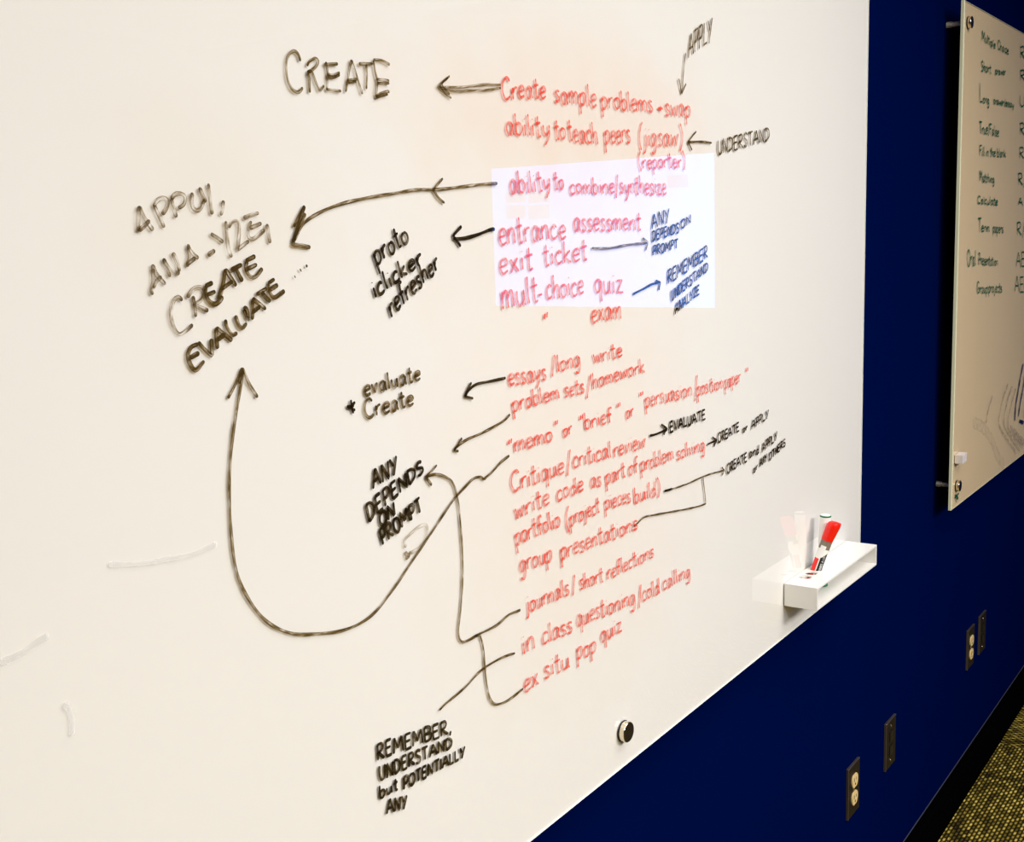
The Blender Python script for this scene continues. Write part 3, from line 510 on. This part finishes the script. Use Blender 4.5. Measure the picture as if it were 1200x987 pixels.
# ------------------------------------------------------------------ pen tray on the near board
TX0, TX1, TY0, TZ1, TZ0 = 1.805, 2.1125, .6655, Z(-.5968), Z(-.6355)
tray = empty('marker_tray', (TX0, YF-.0003, TZ0), 'white acrylic marker tray with round holes at the lower right of the near board', 'tray')
TB = YF-.0003; og = tray.location.copy(); th = .0032
holes = [(1.8577, .7065), (1.8838, .7065), (1.9101, .7062), (1.9365, .7060)]; HR = .0114
def tray_top():
    """top plate with four round holes: grid cells around circles, extruded"""
    bm = bmesh.new(); n = 28; cells = [1.842+.0264*i for i in range(5)]; ya, yb = .7065-.0128, .7065+.0128
    def quad(pts): bm.faces.new([bm.verts.new((x, y, TZ1)) for x, y in pts])
    quad([(TX0, TY0), (TX1, TY0), (TX1, ya), (TX0, ya)]); quad([(TX0, yb), (TX1, yb), (TX1, TB), (TX0, TB)])
    e0 = 1.8708-.0261; ed = [1.8446, 1.87075, 1.89695, 1.9233, 1.9497]
    quad([(TX0, ya), (ed[0], ya), (ed[0], yb), (TX0, yb)]); quad([(ed[-1], ya), (TX1, ya), (TX1, yb), (ed[-1], yb)])
    for (hx, hy), x0, x1 in zip(holes, ed, ed[1:]):
        def out(a):
            c, s = math.cos(a), math.sin(a); k = min(((x1-hx) if c > 0 else (hx-x0))/max(1e-6, abs(c)), ((yb-hy) if s > 0 else (hy-ya))/max(1e-6, abs(s)))
            return (hx+c*k, hy+s*k)
        angs = sorted([2*PI*i/n for i in range(n)]+[math.atan2(y-hy, x-hx) % (2*PI) for x in (x0, x1) for y in (ya, yb)])
        for a, b in zip(angs, angs[1:]+[angs[0]+2*PI]):
            if b-a < 1e-5: continue
            quad([(hx+HR*math.cos(a), hy+HR*math.sin(a)), out(a), out(b), (hx+HR*math.cos(b), hy+HR*math.sin(b))])
    bmesh.ops.remove_doubles(bm, verts=bm.verts, dist=1e-5); bmesh.ops.recalc_face_normals(bm, faces=bm.faces)
    if bm.faces[0].normal.z < 0: bmesh.ops.reverse_faces(bm, faces=bm.faces)
    r = bmesh.ops.extrude_face_region(bm, geom=list(bm.faces))
    for v in r['geom']:
        if isinstance(v, bmesh.types.BMVert): v.co.z -= th
    bmesh.ops.recalc_face_normals(bm, faces=bm.faces)
    bmesh.ops.translate(bm, verts=bm.verts, vec=-og)
    return bm
bm_obj('top_plate', tray_top(), m_acryl, tray)
def tb(name, x0, x1, y0, y1, z0, z1, bev=.0006):
    bm = bmesh.new(); box(bm, x0, x1, y0, y1, z0, z1, bev); bmesh.ops.translate(bm, verts=bm.verts, vec=-og); return bm_obj(name, bm, m_acryl, tray)
tb('bottom_plate', TX0, TX1, TY0, TB, TZ0, TZ0+th)
tb('end_panel', TX0, TX0+th, TY0, TB, TZ0+th, TZ1-th-.0001); tb('end_panel', TX1-th, TX1, TY0, TB, TZ0+th, TZ1-th-.0001)
tb('back_panel', TX0+th, TX1-th, TB-th, TB, TZ0+th, TZ1-th-.0001)
# ---- markers standing in the tray
def marker_frame(hx, hy, tip_px, up):
    """foot on the tray floor, leaning through its hole towards direction up"""
    up = Vector(up).normalized(); top = Vector((hx, hy, TZ1)); foot = top-up*((TZ1-TZ0-th-.0012)/up.z); return foot, up
def body(name, m, par, foot, up, t0, t1, r0, r1=None, paint=None, rows=24, n=48):
    """barrel with painted faces: paint(t, angle) -> material index"""
    r1 = r0 if r1 is None else r1; ax = up; u = Vector((0, -1, 0)); u = (u-ax*u.dot(ax)).normalized(); v = ax.cross(u); V = []; Fc = []; mi = []
    for i in range(rows+1):
        t = t0+(t1-t0)*i/rows; r = r0+(r1-r0)*i/rows
        for k in range(n): a = 2*PI*k/n; V.append(ax*t+(u*math.cos(a)+v*math.sin(a))*r)
    for i in range(rows):
        for k in range(n):
            Fc.append((i*n+k, i*n+(k+1) % n, (i+1)*n+(k+1) % n, (i+1)*n+k)); a = 2*PI*(k+.5)/n; a = a-2*PI if a > PI else a
            mi.append(paint(t0+(t1-t0)*(i+.5)/rows, a) if paint else 0)
    Fc += [tuple(range(n))[::-1], tuple(rows*n+k for k in range(n))]; mi += [0, 0]
    o = mesh(name, V, Fc, m, par, mi=mi)
    for p in o.data.polygons: p.use_smooth = len(p.vertices) == 4
    o.data.set_sharp_from_angle(angle=math.radians(40)); return o, u, v
foot, up = marker_frame(*holes[2], None, (.15, -.30, 1))
mk = empty('dry_erase_marker', foot, 'red capped dry erase marker with black and red label leaning in the tray', 'marker', 'markers standing in the tray')
MR = .0096
# seen from the camera the marker's near side is its left side
def cam_angle(pos, ax):
    u = Vector((0, -1, 0)); u = (u-ax*u.dot(ax)).normalized(); v = ax.cross(u); d = Vector((0, 0, EYE))-pos; return math.atan2(d.dot(v), d.dot(u))
CAMA = cam_angle(foot, up)
SGN = 1
def rel(a): return (a-CAMA+PI) % (2*PI)-PI       # angle measured from the side that faces the room's middle
def paint2(t, a):
    a = rel(a)                                    # + is to the right in the photo
    if t > .082: return 1 if -1.5 < a < 1.5 else 0
    if t > .076: return 1 if a < -.75 or .30 < a < 1.3 else 0
    if t < .071-.010*(1.15-a) and .0 < a < 1.15: return 2
    if t < .057 and -1.35 < a < -.22: return 3
    return 0
o, uu, vv = body('barrel', [m_white, m_silver, m_black, m_red], mk, foot, up, 0, .0925, MR, paint=paint2, rows=60, n=72)
n = 40; prof = [(.0910, .0100, 0), (.094, .0103, 0), (.103, .0108, .0006), (.112, .0113, .0012), (.118, .0115, .0018), (.1225, .0108, .0026), (.1255, .0090, .0042), (.1265, .0060, .0066)]
side = (uu*math.cos(CAMA+PI/2)+vv*math.sin(CAMA+PI/2))
V = []; Fc = []
for t, r, s_ in prof:
    for k in range(n):
        a = 2*PI*k/n; V.append(up*t+(uu*math.cos(a)+vv*math.sin(a))*r+side*s_)
for i in range(len(prof)-1):
    for k in range(n): Fc.append((i*n+k, i*n+(k+1) % n, (i+1)*n+(k+1) % n, (i+1)*n+k))
Fc += [tuple(range(n))[::-1], tuple((len(prof)-1)*n+k for k in range(n))]
cp = mesh('cap', V, Fc, m_red, mk, smooth=True); cp['label'] = 'flared red cap'; cp.data.set_sharp_from_angle(angle=math.radians(40))
# lettering up the black band
m_ltr = mat('white_lettering', (.8, .8, .78), .5)
V = []; Fc = []; txt = 'MARKS A LOT'; pos = 0; L0 = .036; SCL = .0042; tw = sum(glyph(c)[0]+.14 for c in txt)
for c in txt:
    w_, ss = glyph(c)
    for s_ in ss:
        q = smooth(s_, 4); rows = []
        for i, p in enumerate(q):
            d = (q[min(i+1, len(q)-1)]-q[max(i-1, 0)]).normalized(); nn = Vector((-d.y, d.x))*.075
            for e in (-1, 1):
                g = p+nn*e; t = L0+(pos+g.x)/tw*.030; a = CAMA+.80-(g.y)*.42
                V.append(up*t+(uu*math.cos(a)+vv*math.sin(a))*(MR+.00015))
            if i: b = len(V); Fc.append((b-4, b-3, b-1, b-2))
    pos += w_+.14
mesh('label_lettering', V, Fc, m_ltr, mk)
foot, up2 = marker_frame(holes[3][0]-.004, holes[3][1]-.003, None, (.02, -.035, 1)); upg = up2
mg = empty('dry_erase_marker', foot, 'white dry erase marker with green end ring standing behind the red one', 'marker', 'markers standing in the tray')
body('barrel', [m_white, m_green], mg, foot, up2, .028, .1235, .0096, paint=lambda t, a: 0, rows=4)
body('cap', [m_green], mg, foot, up2, 0, .0278, .0101, .0101, rows=2)[0]['label'] = 'green cap'
lathe('end_ring', [(.1236, .0097), (.1256, .0097), (.1263, .0090)], up2, m_green, mg)
lathe('end_plug', [(.1263, .0087), (.1271, .0083)], up2, m_white, mg)

# ------------------------------------------------------------------ magnets on the far board
mp = at(1125.5, 538, YF-.011)
for k, lb in enumerate(('left of the two small white cube magnets on the far board', 'right of the two small white cube magnets on the far board')):
    bm = bmesh.new(); box(bm, -.0095, .0095, -.0185, 0, -.0105, .0105, .0012)
    o = bm_obj('cube_magnet', bm, m_mag); tag(o, lb, 'magnet', 'cube magnets on the far board'); o.location = (mp.x+k*.0198, YF-.0002, mp.z+(.0012 if k else 0))

# ------------------------------------------------------------------ wall outlets
def plate(x, zc, label, kind, name):
    W_, H_2 = .071, .1143/2; o = empty(name, (x+W_/2, WALL-.0002, zc), label, 'outlet' if kind == 'duplex' else 'wall plate', 'metal wall plates low on the blue wall')
    bm = bmesh.new(); box(bm, -W_/2, W_/2, -.0055, 0, -H_2, H_2, .002, 3); bm_obj('cover_plate', bm, m_plate, o)
    m_glint = mat('plate_edge_glint', (.22, .17, .13), .35, .8) if 'plate_edge_glint' not in bpy.data.materials else bpy.data.materials['plate_edge_glint']
    bm = bmesh.new()
    for a in ((-W_/2-.0004, -W_/2+.0016, -.0058, -.0002, -H_2, H_2), (-W_/2, W_/2, -.0058, -.0002, H_2-.0012, H_2+.0004)): box(bm, *a, .0004, 1)
    bm_obj('edge_glint', bm, m_glint, o)  # lighter strips paint the highlight along the left and top edges
    def screw(z):
        lathe('screw', [(0, .0034), (.0008, .0032), (.0013, .0018)], (0, -1, 0), m_chrome, o, n=16, loc=(0, -.0055, z))
    if kind == 'duplex':
        screw(0)
        for s_ in (-1, 1):
            bm = bmesh.new(); n = 36; ring = []
            for k in range(n):
                a = 2*PI*k/n; x_ = .0172*math.cos(a); z_ = max(-.0142, min(.0142, .0172*math.sin(a))); ring.append((x_, z_))
            vs = [bm.verts.new((x_, -.0082, z_+s_*.0195)) for x_, z_ in ring]; vb = [bm.verts.new((x_, -.004, z_+s_*.0195)) for x_, z_ in ring]
            bm.faces.new(vs); 
            for k in range(n): bm.faces.new((vs[k], vb[k], vb[(k+1) % n], vs[(k+1) % n]))
            bmesh.ops.recalc_face_normals(bm, faces=bm.faces)
            rc = bm_obj('receptacle', bm, m_ivory, o)
            bm = bmesh.new(); zc_ = s_*.0195
            box(bm, -.0072, -.0052, -.0086, -.0080, zc_-.001, zc_+.0075); box(bm, .0052, .0072, -.0086, -.0080, zc_, zc_+.0065)
            box(bm, -.0022, .0022, -.0086, -.0080, zc_-.0095, zc_-.0050)
            sl = bm_obj('slots', bm, m_black, rc)
    else:
        screw(.042); screw(-.042)
        for s_ in (-1, 1):
            bm = bmesh.new(); box(bm, -.011, .011, -.0072, -.004, s_*.017-.012, s_*.017+.012, .001); bm_obj('jack_insert', bm, m_black, o)
for u, zb, lb, kind, nm in ((2.268, -1.19, 'bronze duplex outlet with ivory sockets nearest the camera, under the near board', 'duplex', 'wall_outlet'), (2.5205, -1.186, 'bronze data plate with dark inserts, between the two ivory outlets', 'data', 'data_plate'),
                        (3.246, -1.188, 'bronze duplex outlet with ivory sockets under the far board', 'duplex', 'wall_outlet'), (3.378, -1.186, 'dark plate just right of the outlet under the far board', 'data', 'data_plate')):
    plate(u, Z(zb), lb, kind, nm)

# ------------------------------------------------------------------ the wall screen whose reflection shows in the near board
def refl(u, v):                    # where the ray mirrored in the board's front meets the right wall
    q = ray(u, v); t = YF/q.y; p = Vector((q.x*t, YF, q.z*t+EYE)); d = Vector((q.x, -q.y, q.z)); k = (X1-.05-p.x)/d.x; return p+d*k
qs = [refl(577, 196), refl(837, 181), refl(837, 359), refl(580, 360)]
ya = (qs[0].y+qs[3].y)/2; yb = (qs[1].y+qs[2].y)/2; zt = (qs[0].z+qs[1].z)/2; zb = (qs[2].z+qs[3].z)/2
print('screen', [tuple(round(c, 3) for c in q) for q in qs])
tv = empty('wall_screen', (X1-.002, (ya+yb)/2, (zt+zb)/2), 'bright bluish screen, seen as a pale rectangle mirrored in the near board', 'screen')
hw_, hh = abs(yb-ya)/2, (zt-zb)/2
bm = bmesh.new(); box(bm, -.045, 0, -hw_-.02, hw_+.02, -hh-.02, hh+.02, .003); bm_obj('housing', bm, m_black, tv)
m_scr = mat('lit_screen', (.02, .02, .02), .4, emit=(.09, .36, 1.25), es=5.2)
bm = bmesh.new(); box(bm, -.048, -.0452, -hw_, hw_, -hh, hh); bm_obj('display', bm, m_scr, tv)
m_scr2 = mat('lit_screen_panel', (.02, .02, .02), .4, emit=(.08, .16, .62), es=5.2)
bm = bmesh.new()
for u0, v0, u1, v1 in ((593, 226, 616, 237), (619, 226, 644, 237), (593, 241, 616, 256), (619, 241, 644, 256), (782, 206, 806, 219)):
    a = refl(u0, v0); b = refl(u1, v1); lx, ly, lz = tv.location
    box(bm, -.0486, -.0481, min(a.y, b.y)-ly, max(a.y, b.y)-ly, min(a.z, b.z)-lz, max(a.z, b.z)-lz)
bm_obj('window_panels', bm, m_scr2, tv)
